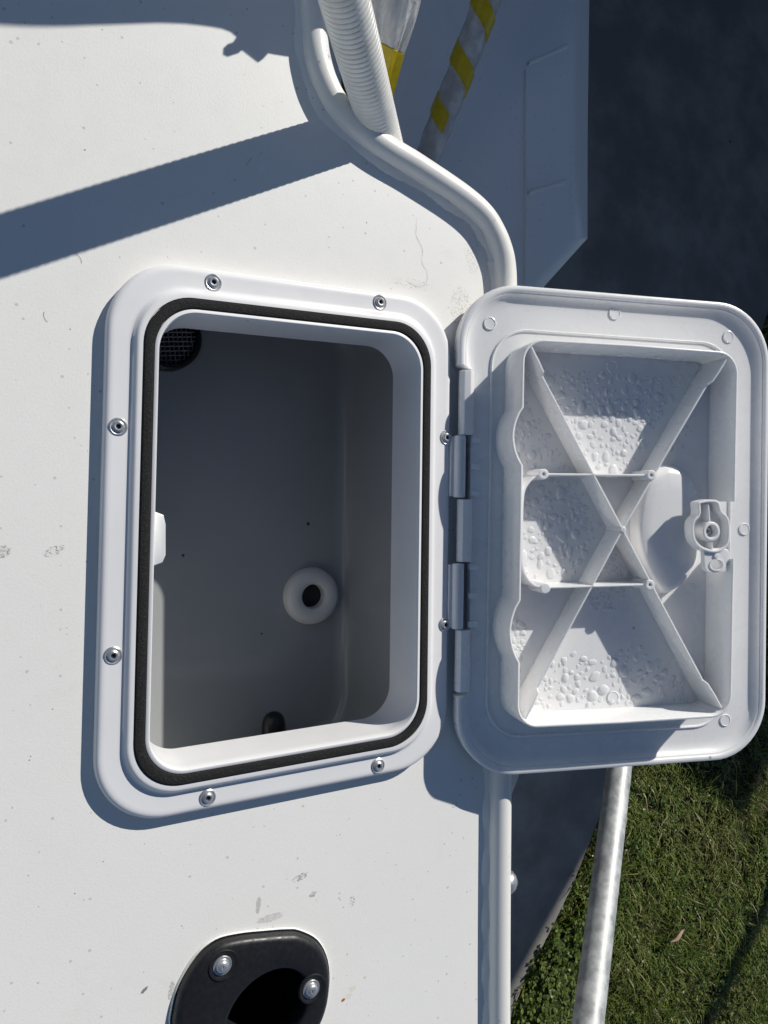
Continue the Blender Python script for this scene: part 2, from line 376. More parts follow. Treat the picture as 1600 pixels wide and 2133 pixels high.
tag(obj('shade_post', join(lathe([(0, -.05), (.05, -.05), (.05, 3.4), (.045, 3.42), (0, 3.43)], 16, pb)), 'timber'), 'added unseen round timber post that throws a streak of shade on the lawn', 'post')

# ------------------------------------------------------------ boat
boat = thing('boat', (0, 0, -1.5), 'white painted boat deck with rounded gunwale pipe and side platform', 'boat')
OUTER = [(0.2163, 0.3726), (0.2177, 0.3518), (0.2195, 0.3346), (0.2256, 0.3168), (0.2373, 0.3027), (0.2655, 0.2883), (0.3002, 0.2778), (0.3442, 0.2624), (0.3672, 0.2500), (0.3815, 0.2345), (0.3904, 0.2178), (0.3943, 0.2021), (0.3957, 0.1817), (0.3965, 0.1448), (0.3968, 0.0210), (0.3980, -0.1451), (0.3983, -0.2705), (0.4008, -0.4534)]
PR = .0098
cp = [Vector((x, y, 0)) for x, y in ((.222, 1.4), (.2215, .95), (.2205, .68), (.2195, .52), (.2187, .43), (.2182, .385))]+[Vector((x, y, 0)) for x, y in OUTER]+[Vector((.4085, -.8, 0)), Vector((.41, -1.4, 0))]
raw = catmull(cp, 10); path = []
for i, p in enumerate(raw):
    t = (raw[min(i+1, len(raw)-1)]-raw[max(i-1, 0)]).normalized(); nrm = Vector((t.y, -t.x, 0))   # inboard
    path.append(Vector((p.x, p.y, .0050))+nrm*(PR+.001))
obj('gunwale_pipe', tube(path, PR, 24), 'pipe', boat)
inb = []
for i, p in enumerate(path):
    t = (path[min(i+1, len(path)-1)]-path[max(i-1, 0)]).normalized(); inb.append(Vector((t.y, -t.x, 0)))
# deck plate with its two cut-outs
HB = [Vector(p) for p in ((.0575, -.2171), (.3303, -.2125), (.3284, .1646), (.0641, .1582))]   # hatch corners on the deck
HW, HL = .27, .375
def hq(u, v, z):
    s, t = u/HW, v/HL; p = HB[0]*((1-s)*(1-t))+HB[1]*(s*(1-t))+HB[2]*(s*t)+HB[3]*((1-s)*t); return (p.x, p.y, z)
RHC = Vector((0.1700, -0.3660))
RH_O = [(0.1111, -0.3595), (0.1158, -0.3397), (0.1282, -0.3215), (0.1420, -0.3137), (0.1590, -0.3138), (0.1784, -0.3169), (0.1936, -0.3198), (0.2042, -0.3233), (0.2190, -0.3345), (0.2275, -0.3519), (0.2297, -0.3613)]
RH_O = [Vector(p) for p in RH_O]; RH_O = RH_O[:-1]+[2*RHC-p for p in RH_O[:-1]]
RH_O = [p.xy for p in catmull([(*p, 0) for p in RH_O+RH_O[:1]], 4)][:-1]
BORE_C = Vector((0.1796, -0.3740)); NB = len(RH_O)
def bore(i):
    d = RH_O[i]-RHC; a = math.atan2(d.y, d.x); ph = math.radians(35); ca, sa = math.cos(a-ph), math.sin(a-ph)
    r = 1/math.sqrt((ca/.0325)**2+(sa/.0285)**2); return BORE_C+Vector((math.cos(a), math.sin(a)))*r
BORE = [bore(i) for i in range(NB)]
def deck():
    bm = bmesh.new(); loops = []
    out = [(p.x, p.y) for p in path[::2]]+[(.40, -1.41), (-1.1, -1.41), (-1.1, 1.41)]
    hh = [hq(u, v, 0)[:2] for u, v in rr(.020, HW-.020, .020, HL-.020, .035, 6)]
    bh = [tuple(BORE_C+(b-BORE_C)*1.12) for b in BORE[::2]]
    edges = []
    for L in (out, hh, bh):
        vs_ = [bm.verts.new((x, y, 0)) for x, y in L]; edges += [bm.edges.new((vs_[i], vs_[(i+1) % len(vs_)])) for i in range(len(vs_))]
    r = bmesh.ops.triangle_fill(bm, use_beauty=True, use_dissolve=False, edges=edges)
    top = [f for f in bm.faces]
    e = bmesh.ops.extrude_face_region(bm, geom=top)
    for v in e['geom']:
        if isinstance(v, bmesh.types.BMVert): v.co.z -= .004
    V = [v.co.copy() for v in bm.verts]; bm.verts.index_update(); Fc = [[v.index for v in f.verts] for f in bm.faces]; bm.free(); return V, Fc
obj('deck_plate', deck(), 'deck', boat, False)
# lumpy weld bead between plate and pipe
def weld():
    loops = []; P = []
    fine = []
    for i in range(len(path)-1):
        d = (path[i+1]-path[i]).length; m = max(1, int(d/.0022))
        if abs(path[i].y) > .62: m = 2
        for j in range(m): fine.append((path[i].lerp(path[i+1], j/m), inb[i].lerp(inb[i+1], j/m)))
    ph = 0
    for p, nn in fine:
        c = p+nn*(PR+.0010)+Vector((0, 0, -.0050)); ph += .22+.2*random.random()
        w = .0034+.0014*math.sin(ph*1.0)+random.uniform(-.0006, .0006)+.0010*math.sin(ph*.13); h = .0030+.0012*math.sin(ph+.6)+random.uniform(-.0004, .0004)
        loops.append([c-nn*.004+Vector((0, 0, .005)), c-nn*.002+Vector((0, 0, h+.001)), c+nn*w*.35+Vector((0, 0, h*.75)), c+nn*w*.75+Vector((0, 0, h*.35)), c+nn*w+Vector((0, 0, -.001))])
    return rings(loops, False)
obj('weld_bead', weld(), 'deck', boat, True, 80)
# hull skin below the pipe
hl = []
for dn, z in ((.0125, .002), (.012, -.05), (.016, -.45), (.03, -.95), (.25, -1.25), (1.2, -1.5)):
    hl.append([p+n_*(dn-.0125 if dn < .1 else dn)+Vector((0, 0, z-p.z)) if dn < .1 else Vector((min(p.x, .3)-dn, p.y, z)) for p, n_ in zip(path[::2], inb[::2])])
obj('hull_skin', rings(hl, False), 'hull', boat)
# storage bin under the hatch
BX0, BX1, BY0, BY1, BZ = .062, .3115, -.240, .190, -.150
bl = []
for ins, z in ((0, -.0045), (0, BZ+.016), (.0012, BZ+.0098), (.0047, BZ+.0047), (.0098, BZ+.0012), (.016, BZ)):
    bl.append([(x, y, z) for x, y in rr(BX0+ins, BX1-ins, BY0+ins, BY1-ins, .055-ins*.8, 12)])
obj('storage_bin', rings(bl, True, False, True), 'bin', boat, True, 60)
# shaded platform on the outside of the hull
PZ = -.22
pp = [(.225, 1.3), (.228, .345), (.30, .285), (.42, .262), (.5806, .262), (.600, .285), (.6571, .3424), (.6544, .465), (.652, 1.3)]
po = [(.225, 1.3), (.228, .335), (.30, .275), (.42, .240), (.613, .240), (.6237, .2807), (.6958, .3553), (.693, .4825), (.688, 1.3)]
plat = obj('side_platform', rings([[(x, y, PZ-.035) for x, y in po], [(x, y, PZ-.012) for x, y in po], [(x*.35+q*.65, y*.35+w*.65, PZ-.003) for (x, y), (q, w) in zip(po, pp)], [(x, y, PZ) for x, y in pp]], True, True, True), 'hull', boat, True, 20)
def seam(a, b):
    A, B = Vector(a), Vector(b); L = []
    for i in range(13):
        t = i/12; c = A.lerp(B, t); w = .0035*(1+.15*math.sin(9*t)); L.append([c+Vector((-.2*w, -w, -.0005)), c+Vector((0, -w*.4, .0022)), c+Vector((0, w*.4, .0022)), c+Vector((.2*w, w, -.0005))])
    return rings(L, False)
obj('seam', seam((*(0.5827, 0.5469), PZ), (*(0.6446, 0.5872), PZ)), 'hull', plat)
obj('seam', seam((*(0.5859, 0.3881), PZ), (*(0.6459, 0.4152), PZ)), 'hull', plat)
obj('seam', seam((*(0.5777, 0.5354), PZ), (*(0.5821, 0.2756), PZ)), 'hull', plat)
# small fin under the pipe and a bolt head
fin = [(0.4210, -0.2439), (0.4367, -0.2464), (0.4346, -0.2542), (0.4271, -0.2695), (0.4215, -0.2708)]
obj('gusset', prism(fin, -.034, -.030), 'hull', boat, False)
bc = Vector((*(0.4286, -0.3507), -.03))
obj('bolt_head', lathe([(.011, -.004), (.011, 0), (.0095, .004), (.006, .007), (.002, .0085), (0, .0088)], 20, bc-Vector((.004, 0, 0)), (.8, 0, .6)), 'steel', boat)

# ------------------------------------------------------------ hatch: frame, seal, screws, lid
hatch = thing('access_hatch', hq(HW/2, HL/2, 0), 'open white plastic access hatch screwed to the deck', 'hatch')
def hloop(ins, z, r0=.047): return [hq(u, v, z) for u, v in rr(ins, HW-ins, ins, HL-ins, max(r0-ins*.62, .012), 14)]
prof = [(.0004, .0002), (0, .002), (.0002, .0064), (.0012, .0086), (.0028, .0095), (.0040, .0098), (.0060, .0098), (.0140, .0098), (.0156, .0099), (.0168, .0103), (.0186, .0132), (.0196, .0141), (.0206, .0144), (.0230, .0144), (.0233, .0122), (.0304, .0122), (.0306, .0146), (.0316, .0152), (.0328, .0152), (.0334, .0144), (.0338, .008), (.0345, -.028), (.0325, -.028), (.0318, .002), (.021, .0003)]
frame = obj('frame', rings([hloop(*p) for p in prof], True, loopback=True), 'frame', hatch, True, 40)
obj('seal', rings([hloop(*p) for p in [(.0236, .0124), (.0236, .0146), (.0243, .0156), (.0258, .0160), (.0282, .0160), (.0296, .0156), (.0302, .0146), (.0302, .0124)]]), 'seal', hatch)
kp = [hq(u, v, 0)[:2] for u, v in ((.0335, .172), (.0395, .174), (.0415, .179), (.0410, .200), (.0395, .206), (.0335, .2085))]
obj('latch_keeper', prism(kp, -.006, .012, .0015), 'frame', hatch)
def screw(u, v, z, parent, r=.0058):
    o = hq(u, v, z)
    s = obj('screw', lathe([(r, -.0008), (r, .0006), (r*.86, .0012), (r*.62, .0013), (r*.56, .0022), (r*.36, .0027), (r*.30, .0012), (0, .0010)], 20, o), 'steel', parent)
    return s
for i, (u, v) in enumerate(((.0701, .3652), (.2020, .3662), (.0092, .2640), (.0098, .1147), (.0740, .0095), (.2059, .0088), (.2650, .2646), (.2655, .1134))):
    o = hq(u, v, .0096); 
    s = obj('screw', lathe([(.0060, -.0008), (.0060, .0005), (.0052, .0011), (.0040, .0007), (.0036, .0019), (.0026, .0025), (.0017, .0024), (.0016, .0006), (0, .0004)], 22, o), 'steel', frame)
    s.matrix_parent_inverse = Matrix()
    h_ = obj('socket', lathe([(.0016, .0009), (0, .00095)], 6, o), 'dark', frame)
# fixed hinge knuckles
AXX, AXZ = .3350, .0135
def knuckle(y0, y1):
    P = [Vector((AXX+(y0+y1)*.0-.0, y, AXZ)) for y in (y0, y0+.0006, (y0+y1)/2, y1-.0006, y1)]
    v1 = tube(P, .0048, 18, lambda i, a: .0043 if i in (0, 4) else .0048)
    v2 = box(AXX-.0070, AXX-.0002, y0+.001, y1-.001, .0080, .0118)
    return join(v1, v2)
KY = [(0.0561, 0.1084), (0.0052, 0.0553), (-0.0471, 0.0036), (-0.1019, -0.0487), (-0.1534, -0.1031)]
for i in (1, 3): obj('hinge_knuckle', knuckle(*KY[i]), 'frame', hatch)

# lid, drawn in its own plane: u away from the hinge, v along it, h out of its inner face
LA, LS = math.radians(15.18), 1.0264
LX, LZ = .33585, .0120
LSK, LV0, LV1, LU1 = -.01071, -.2185, .1755, .2831
def lloop(ins, h, r0=.050):
    P = rr(ins, LU1-ins, LV0+ins, LV1-ins, max(r0-ins*.7, .01), 14); out = [(u+LSK*(v-LV0), v, h) for u, v in P[:30]]
    ya, yb = KY[0][1]/LS+.0010, KY[4][0]/LS-.0010
    for v, on in ((ya+.0030, 0), (ya+.0016, .35), (ya+.0004, .9), (ya, 1), (yb, 1), (yb-.0004, .9), (yb-.0016, .35), (yb-.0030, 0)):
        u1 = max(ins, .0118+ins*.25); h1 = min(h, .0002)
        out.append((ins*(1-on)+u1*on+LSK*(v-LV0), v, h*(1-on)+h1*on))
    return out+[(u+LSK*(v-LV0), v, h) for u, v in P[30:]]
lp = [(.004, -.0085), (.0012, -.0078), (.0, -.006), (0, .0035), (.0006, .0052), (.0020, .0060), (.0042, .0060), (.0050, .0054), (.0056, .0046), (.0066, .0044), (.0072, .0034), (.009, .0016), (.012, .0004), (.016, 0), (.022, 0)]
lid = obj('lid', rings([lloop(*p) for p in lp], True, True, True), 'lid', hatch, True, 40)
lid.matrix_parent_inverse = Matrix.Translation(-Vector(hatch.location))
lid.location = (LX, 0, LZ); lid.rotation_euler = (0, -LA, 0); lid.scale = (LS, LS, LS)

def lpart(name, vf, mat='lid', smooth=True, angle=35): return obj(name, vf, mat, lid, smooth, angle)
# low ridge round the box
rg = [(.0, 0), (.0002, .0013), (.001, .0018), (.0020, .0013), (.0024, .0)]
lpart('ridge', rings([[(x, y, h-.0002) for x, y in rr(.0245+i, .2475-i, -.1905+i, .1420-i, .032-i, 10)] for i, h in rg]))
# box wall with two bulges on the hinge side and a gap at the latch
def box_path():
    u0, u1, v0, v1, r = .0395, .2270, -.1715, .1262, .017
    P = []
    def arc(cx, cy, a0, a1, n=8):
        for i in range(n+1):
            a = math.radians(a0+(a1-a0)*i/n); P.append((cx+r*math.cos(a), cy+r*math.sin(a)))
    P.append((u1, .0048)); P.append((u1-.0002, .05)); arc(u1-r, v1-r, 0, 90); P.append((.13, v1+.0006)); arc(u0+r, v1-r, 90, 180)
    for va, vm, vb in ((.0745, .048, .0300), (-.0735, -.097, -.1215)):
        for t in range(13):
            s = t/12; v = va+(vb-va)*s; P.append((u0-.0075*math.sin(math.pi*s)**.8, v))
    arc(u0+r, v0+r, 180, 270); P.append((.13, v0-.0006)); arc(u1-r, v0+r, 270, 360); P.append((u1-.0002, -.08)); P.append((u1, -.0420))
    return P
BH = .0315
lpart('box_wall', wall(box_path(), .0022, -.0004, BH, taper=.0012), angle=50)
CTR = (.1313, -.0190)
def rib(a, b, hs, th=.0017):
    n = len(hs); P = [(a[0]+(b[0]-a[0])*t, a[1]+(b[1]-a[1])*t) for t, _ in hs]
    return wall(P, th, -.0004, 0, hs=[h for _, h in hs])
RH = .0225
prof_r = [(0.0, BH-.001), (.08, BH-.0015), (.135, BH-.003), (.15, RH+.001), (.5, RH), (1, RH)]
for c in ((.0462, .1215), (.2180, .1215), (.0465, -.1660), (.2195, -.1655)):
    lpart('rib', rib(c, CTR, prof_r))
lpart('rib', rib((.0615, .0240), (.1550, .0252), [(0, RH), (1, RH)]))
lpart('rib', rib((.0645, -.0652), (.1555, -.0637), [(0, RH), (1, RH)]))
lpart('hub', lathe([(.0026, -.0004), (.0026, RH+.0004), (.0018, RH+.0010), (.0006, RH+.0010), (.0005, RH+.0002), (0, RH+.0002)], 14, (*CTR, 0)))
ap = catmull([(.0612, .0240, 0), (.0530, .0205, 0), (.0465, .0120, 0), (.0448, .000, 0), (.0448, -.022, 0), (.0455, -.046, 0), (.0490, -.0565, 0), (.0555, -.0630, 0), (.0640, -.0652, 0)], 5)
lpart('curved_rib', wall([(p.x, p.y) for p in ap], .0017, -.0004, RH))
for i, (u, v) in enumerate(((.0615, .0240), (.1555, .0253), (.0645, -.0655), (.1560, -.0638))):
    solid = i == 2
    pr = [(.0046, -.0004), (.0042, RH+.0008), (.0036, RH+.0014)]+([(0, RH+.0014)] if solid else [(.0018, RH+.0014), (.0013, RH+.0008), (.0012, .012), (0, .012)])
    lpart('boss', lathe(pr, 20, (u, v, 0)))
# moulded hump behind the finger pull
hp = catmull([(.1800, .0335, 0), (.1660, .0270, 0), (.1570, .0110, 0), (.1530, -.0090, 0), (.1530, -.0260, 0), (.1590, -.0490, 0), (.1690, -.0650, 0), (.1800, -.0725, 0), (.1960, -.0660, 0), (.2080, -.0500, 0), (.2100, -.0200, 0), (.2095, .0050, 0), (.2060, .0180, 0), (.1950, .0310, 0), (.1800, .0335, 0)], 5)[:-1]
hc = Vector((.184, -.019))
hl_ = []
for s, h in ((1.05, -.0004), (1.01, .0035), (.985, .0075), (.945, .0100), (.88, .0112), (.6, .0116), (.25, .0117)):
    hl_.append([(hc.x+(p.x-hc.x)*s, hc.y+(p.y-hc.y)*s, h) for p in hp])
hump = lpart('pull_hump', rings(hl_, True, False, True), angle=60)
# latch: shaped ring, boss, web and slotted tab
lo = [(0.1945, 0.0032), (0.2028, 0.0049), (0.2119, 0.0040), (0.2148, -0.0033), (0.2205, -0.0082), (0.2228, -0.0155), (0.2224, -0.0279), (0.2176, -0.0340), (0.2092, -0.0362), (0.1981, -0.0334), (0.1917, -0.0279), (0.1895, -0.0206), (0.1900, -0.0121), (0.1945, -0.0072), (0.1953, -0.0023)]
lo_s = [(p.x, p.y) for p in catmull([(*p, 0) for p in lo+lo[:1]], 3)][:-1]
base_h = .0215
latch = lpart('latch', join(prism(lo_s, base_h-.0025, base_h), wall(lo_s, .0022, base_h-.0002, .0310, True, .0003)))
lc = (0.2061, -0.0199)
lpart('latch_boss', lathe([(.0088, base_h-.0002), (.0080, .0310), (.0072, .0316), (.0056, .0316), (.0050, .0310), (.0046, .0240), (0, .0240)], 24, (*lc, 0)))
lpart('latch_screw', lathe([(.0036, .0241), (.0034, .0262), (.0015, .0268), (.0012, .0252), (0, .0252)], 16, (*lc, 0)), 'steel')
lpart('latch_post', lathe([(.0060, -.0004), (.0055, base_h-.0026)], 18, (*lc, 0)))
w1, w2 = (0.2039, 0.0033), (0.2087, -0.0353)
def cut(a, b, t0, t1): return [(a[0]+(b[0]-a[0])*t, a[1]+(b[1]-a[1])*t) for t in (t0, t1)]
lpart('latch_web', join(wall(cut(w1, w2, .02, .40), .0016, base_h-.0002, .0295), wall(cut(w1, w2, .80, .98), .0016, base_h-.0002, .0295)))
tb = [(0.2005, -0.0348), (0.2020, -0.0490), (0.2046, -0.0529), (0.2084, -0.0542), (0.2161, -0.0538), (0.2217, -0.0528), (0.2236, -0.0497), (0.2236, -0.0348)]
def slot_tab():
    c = (0.2131, -0.0473); N = 40
    ob = [(p.x, p.y) for p in catmull([(*p, 0) for p in tb+tb[:1]], 6)][:-1]
    inn = []
    for p in ob:
        a = math.atan2(p[1]-c[1], p[0]-c[0]); inn.append((c[0]+.0056*math.cos(a), c[1]+.0042*math.sin(a)))
    L = lambda P, z: [(x, y, z) for x, y in P]
    return rings([L(ob, .0250), L(ob, .0282), [(c[0]+(x-c[0])*.95, c[1]+(y-c[1])*.95, .0290) for x, y in ob], [(c[0]+(x-c[0])*1.25, c[1]+(y-c[1])*1.25, .0290) for x, y in inn], [(c[0]+(x-c[0])*1.2, c[1]+(y-c[1])*1.2, .0298) for x, y in inn], L(inn, .0298), L(inn, .0250)], True, loopback=True)
lpart('latch_tab', slot_tab(), angle=30)
lpart('tab_pin', lathe([(.0024, .0288), (.0022, .0302), (0, .0304)], 14, (*(0.2124, -0.0398), 0)))
# round ejector marks
for u, v in ((.0236, .1445), (.1334, .1601), (.2420, .1473), (.2615, -.0188), (.2460, -.1855), (.1320, .1162), (.2079, .1186), (.1380, -.1605), (.2085, -.0700)):
    lpart('ejector_mark', lathe([(.0054, -.0004), (.0052, .0004), (.0047, .0006), (.0043, .0002), (0, .0001)], 22, (u, v, 0.0004 if abs(v) > .14 and u < .2 or u > .24 else .0)))
# lid side hinge leaves
for i in (0, 2, 4):
    y0, y1 = KY[i][0]/LS, KY[i][1]/LS
    pl = [(-.0010, -.002), (-.0010, .0030), (.0016, .0056), (.0064, .0062), (.0094, .0050), (.0112, .0000), (.0112, -.004)]
    V, Fc = rings([[(u, y, h) for u, h in pl] for y in (y0, y0+.0008, y1-.0008, y1)], True, True, True)
    lpart('hinge_leaf', (V, Fc), angle=25)
for i in (1, 3):
    y0, y1 = KY[i][0]/LS, KY[i][1]/LS
    for y in (y0+.003, (y0+y1)/2, y1-.003):
        lpart('hinge_tooth', prism([(.0085, y-.0022), (.0155, y-.0022), (.0165, y), (.0155, y+.0022), (.0085, y+.0022)], -.0006, .0036, .0008))

# ------------------------------------------------------------ water on the inside of the lid
def drops():
    def inside(p, poly):
        c = False; j = len(poly)-1
        for i in range(len(poly)):
            if (poly[i][1] > p[1]) != (poly[j][1] > p[1]) and p[0] < (poly[j][0]-poly[i][0])*(p[1]-poly[i][1])/(poly[j][1]-poly[i][1])+poly[i][0]: c = not c
            j = i
        return c
    zones = [([(.062, .110), (.200, .110), (.150, .030), (.108, .030)], 190, .0024, .0008), ([(.0405, .080), (.052, .095), (.095, .030), (.052, .030), (.036, .05)], 60, .0022, .0007),
             ([(.049, .008), (.062, .020), (.100, .021), (.124, -.017), (.098, -.060), (.062, -.060), (.049, -.045)], 110, .0027, .0009),
             ([(.060, -.166), (.066, -.130), (.100, -.122), (.120, -.130), (.160, -.118), (.205, -.150), (.208, -.166)], 120, .0025, .0008),
             ([(.036, -.090), (.040, -.078), (.060, -.100), (.052, -.150), (.043, -.130), (.035, -.105)], 70, .0022, .0007), ([(.104, -.068), (.154, -.068), (.138, -.088), (.118, -.088)], 34, .0017, .0005), ([(.112, -.058), (.150, -.058), (.132, -.028)], 26, .0018, .0005), ([(.205, .09), (.21, .06), (.17, .03), (.165, .045)], 20, .0017, .0005)]
    V, Fc, done = [], [], []
    for poly, n, r0, rmin in zones:
        xs = [p[0] for p in poly]; ys = [p[1] for p in poly]; k = 0; tries = 0
        while k < n and tries < 12000:
            tries += 1; p = (random.uniform(min(xs), max(xs)), random.uniform(min(ys), max(ys)))
            if not inside(p, poly): continue
            if random.random() < .30*(.5+.5*math.sin(p[0]*190+2)*math.sin(p[1]*150)): continue
            r = max(rmin, min(r0*1.9, random.lognormvariate(math.log(r0*1.0), .50)))
            if any((p[0]-x)**2+(p[1]-y)**2 < (.95*(r+q)+.0002)**2 for x, y, q in done): continue
            done.append((p[0], p[1], r)); k += 1
            ph = [random.uniform(0, 6.28) for _ in range(3)]; am = [random.uniform(0, .22), random.uniform(0, .18), random.uniform(0, .10)]; st = random.uniform(.85, 1.25); seg = 12
            b = len(V); hh = r*random.uniform(.16, .34)
            for s, h in ((1.0, -.0001), (.93, .38), (.72, .74), (.40, .95)):
                for i in range(seg):
                    a = 2*math.pi*i/seg; q = r*s*(1+sum(am[m]*math.cos((m+2)*a+ph[m]) for m in range(3)))
                    V.append((p[0]+q*math.cos(a)/st, p[1]+q*math.sin(a)*st, h*hh if h > 0 else -.0001))
            V.append((p[0], p[1], hh))
            for l in range(3):
                for i in range(seg): j = (i+1) % seg; Fc.append((b+l*seg+i, b+l*seg+j, b+(l+1)*seg+j, b+(l+1)*seg+i))
            for i in range(seg): Fc.append((b+3*seg+i, b+3*seg+(i+1) % seg, b+4*seg))
    return V, Fc
wd_ = obj('water_droplets', drops(), 'water', None, True, 80)
wd_.location = (LX, 0, LZ); wd_.rotation_euler = (0, -LA, 0); wd_.scale = (LS, LS, LS)
tag(wd_, 'clear water droplets beaded inside the open hatch lid', 'water', kind='stuff')

# ------------------------------------------------------------ fittings inside the bin
gc = Vector((.2717, -.0909, BZ))
gr = tag(obj('drain_grommet', lathe([(.0275, .0002), (.0278, .004), (.0266, .0085), (.0238, .0115), (.0190, .0130), (.0142, .0124), (.0120, .0105), (.0113, .0070), (.0112, -.0005), (.0108, .0006), (0, .0007)][:9], 48, gc), 'nylon'), 'round white nylon grommet on the floor of the storage bin', 'grommet')
obj('bore', lathe([(.0113, -.0002), (.0113, .0012), (0, .0013)], 32, gc), 'dark', gr)  # flat dark disc; the shade of the hole is its colour
vc = Vector((.1330, .1415, BZ)); vt = thing('mesh_vent', vc, 'black round vent with wire mesh in the bin corner', 'vent')
obj('rim', lathe([(.0285, 0), (.0285, .012), (.0270, .0135), (.0245, .0135), (.0235, .012), (.0235, .0004), (0, .0003)], 40, vc), 'black', vt)
def mesh():
    W = []
    for k in range(-5, 6):
        o = k*.0040
        h = math.sqrt(max(.0236**2-o*o, 0))
        for d, s in (((1, .12), 0), ((-.12, 1), 1)):
            dv = Vector((*d, 0)).normalized(); nv = Vector((-dv.y, dv.x, 0)); c = vc+nv*o
            P = [c+dv*(h*t)+Vector((0, 0, .0095+.0006*math.sin(t*h/.0040*math.pi+(k+s)*math.pi))) for t in [i/14-1 for i in range(29)]]
            W.append(tube(P, .00055, 5))
    return join(*W)
obj('mesh', mesh(), 'wire', vt)
kc = Vector((.2275, BY0+.001, BZ+.026))
kr = thing('rubber_plug', kc, 'black round-ended rubber plug on the bin wall', 'plug')
obj('plug_body', lathe([(.0108, 0), (.0108, .034), (.0105, .037), (.0092, .0413), (.0066, .0446), (.0033, .0462), (0, .0467)], 28, kc, (0, 1, .0)), 'rubber', kr)

# ------------------------------------------------------------ rod holder
rh = thing('rod_holder', (*RHC, 0), 'black plastic rod holder set into the deck, cropped by the photo edge', 'rod holder')
def rscale(s, z): return [(RHC.x+(p.x-RHC.x)*s, RHC.y+(p.y-RHC.y)*s, z) for p in RH_O]
def bscale(s, z, sx=0, sy=0): return [(BORE_C.x+(p.x-BORE_C.x)*s+sx, BORE_C.y+(p.y-BORE_C.y)*s+sy, z) for p in BORE]
fl = obj('flange', rings([rscale(1.0, .0003), rscale(1.0, .0030), rscale(.985, .0058), rscale(.955, .0076), rscale(.91, .0084), bscale(1.10, .0080), bscale(1.05, .0076), bscale(1.02, .0066), bscale(1.0, .004), bscale(1.0, -.006)]), 'black', rh, True, 50)
obj('tube', rings([bscale(1.0, -.0055), bscale(.98, -.05, .010, -.006), bscale(.96, -.12, .030, -.02), bscale(.95, -.145, .036, -.024)], True, False, True), 'black', rh)
obj('sealant', rings([rscale(1.0, .0002), rscale(1.022, .0016), rscale(1.035, .0002)]), 'nylon', rh)
for px in ((0.1445, -0.3284, 0.0080), (0.2124, -0.3654, 0.0080)):
    o = Vector(px)
    sc_ = obj('screw', lathe([(.0070, .0002), (.0066, .0009), (.0050, .0008), (.0048, .0014), (.0042, .0028), (.0030, .0036), (.0014, .0038), (.0012, .0020), (0, .0020)], 22, o), 'steel', rh)
    obj('recess', lathe([(.0112, .0000), (.0106, .0012), (.0094, .0012), (.0076, .0002), (.0060, .0002)], 24, o+Vector((.001, 0, 0))), 'black', rh)

# ------------------------------------------------------------ poles at the top of the picture
def along(a, b, n): A, B = Vector(a), Vector(b); return [A.lerp(B, i/(n-1)) for i in range(n)]
rA, rB = Vector((.2640, .2932, 0)), Vector((.1478, .3288, .1471)); rd = (rB-rA).normalized()
rp = thing('ribbed_pole', rA-rd*.16, 'white pole wound with ribbed wrap, leaning across the gunwale pipe', 'pole')
PRAD = .0158
def ribbed():
    P0_, P1_ = rA-rd*.16, rA+rd*.60; n = 2600; L = []; seg = 30
    ln = (P1_-P0_).length; fr = frames([P0_, P1_])[0]; pitch = .0041
    for i in range(n):
        s = ln*i/(n-1); c = P0_+rd*s; l = []
        for j in range(seg):
            a = 2*math.pi*j/seg; ph = (s/pitch+j/seg) % 1.0
            r = PRAD*(1+.012*math.sin(s*30))+.0002*math.sin(math.pi*ph)-.0007*(.8+.4*math.sin(s*57))*(math.exp(-(ph/.075)**2)+math.exp(-((ph-1)/.075)**2)); l.append(c+fr[1]*math.cos(a)*r+fr[2]*math.sin(a)*r)
        L.append(l)
    return rings(L, True, True, True)
obj('ribbed_wrap', ribbed(), 'ribbed', rp, True, 60)
tD = (Vector((.2094, .5650, .2102))-Vector((.2603, .4259, .0577))).normalized(); tB = Vector((.2690, .3765, 0))
wp = thing('wrapped_pole', tB-tD*.14, 'pole bundled in clear plastic wrap with one yellow tape band', 'pole')
WP = along(tB-tD*.14, tB+tD*.52, 90); wlen = .66
wph = [random.uniform(0, 6.28) for _ in range(8)]
def wrad(i, a):
    s = i/89*wlen-.14
    r = .0120+.0125/(1+math.exp((s-.108)/.009))/(1+math.exp(-(s+.012)/.012))+.011/(1+math.exp(-(s-.22)/.03))-.0020*math.exp(-((s+.045)/.016)**2)
    r += .0010*math.sin(5*a+wph[0]+s*14)+.0007*math.sin(9*a+wph[1]-s*22)+.0005*math.sin(14*a+s*40)
    return r
obj('plastic_wrap', tube(WP, .022, 64, wrad), 'wrap', wp, True, 70)
def ribbon(P, rad, s0, turns, a0, width, seg=26, off=.0009):
    """tape wound once or more round a straight pole; P endpoints"""
    A, B = Vector(P[0]), Vector(P[-1]); t, n, b = frames([A, B])[0]; L = []; N = int(seg*abs(turns))+2
    ln = (B-A).length; ad = t
    pitch = width*0
    for i in range(N):
        f = i/(N-1); a = a0+2*math.pi*turns*f; s = s0[0]+(s0[1]-s0[0])*f; l = []
        for w, o in ((-.5, .0), (-.48, off), (.48, off), (.5, 0)):
            q = s+w*width; r = rad(q, a)+o; l.append(A+ad*q+n*math.cos(a)*r+b*math.sin(a)*r)
        L.append(l)
    return rings(L, False)
obj('tape_band', ribbon(WP, lambda q, a: wrad(q/wlen*89, a), (.092, .140), -1.02, 2.2, .036), 'tape', wp)
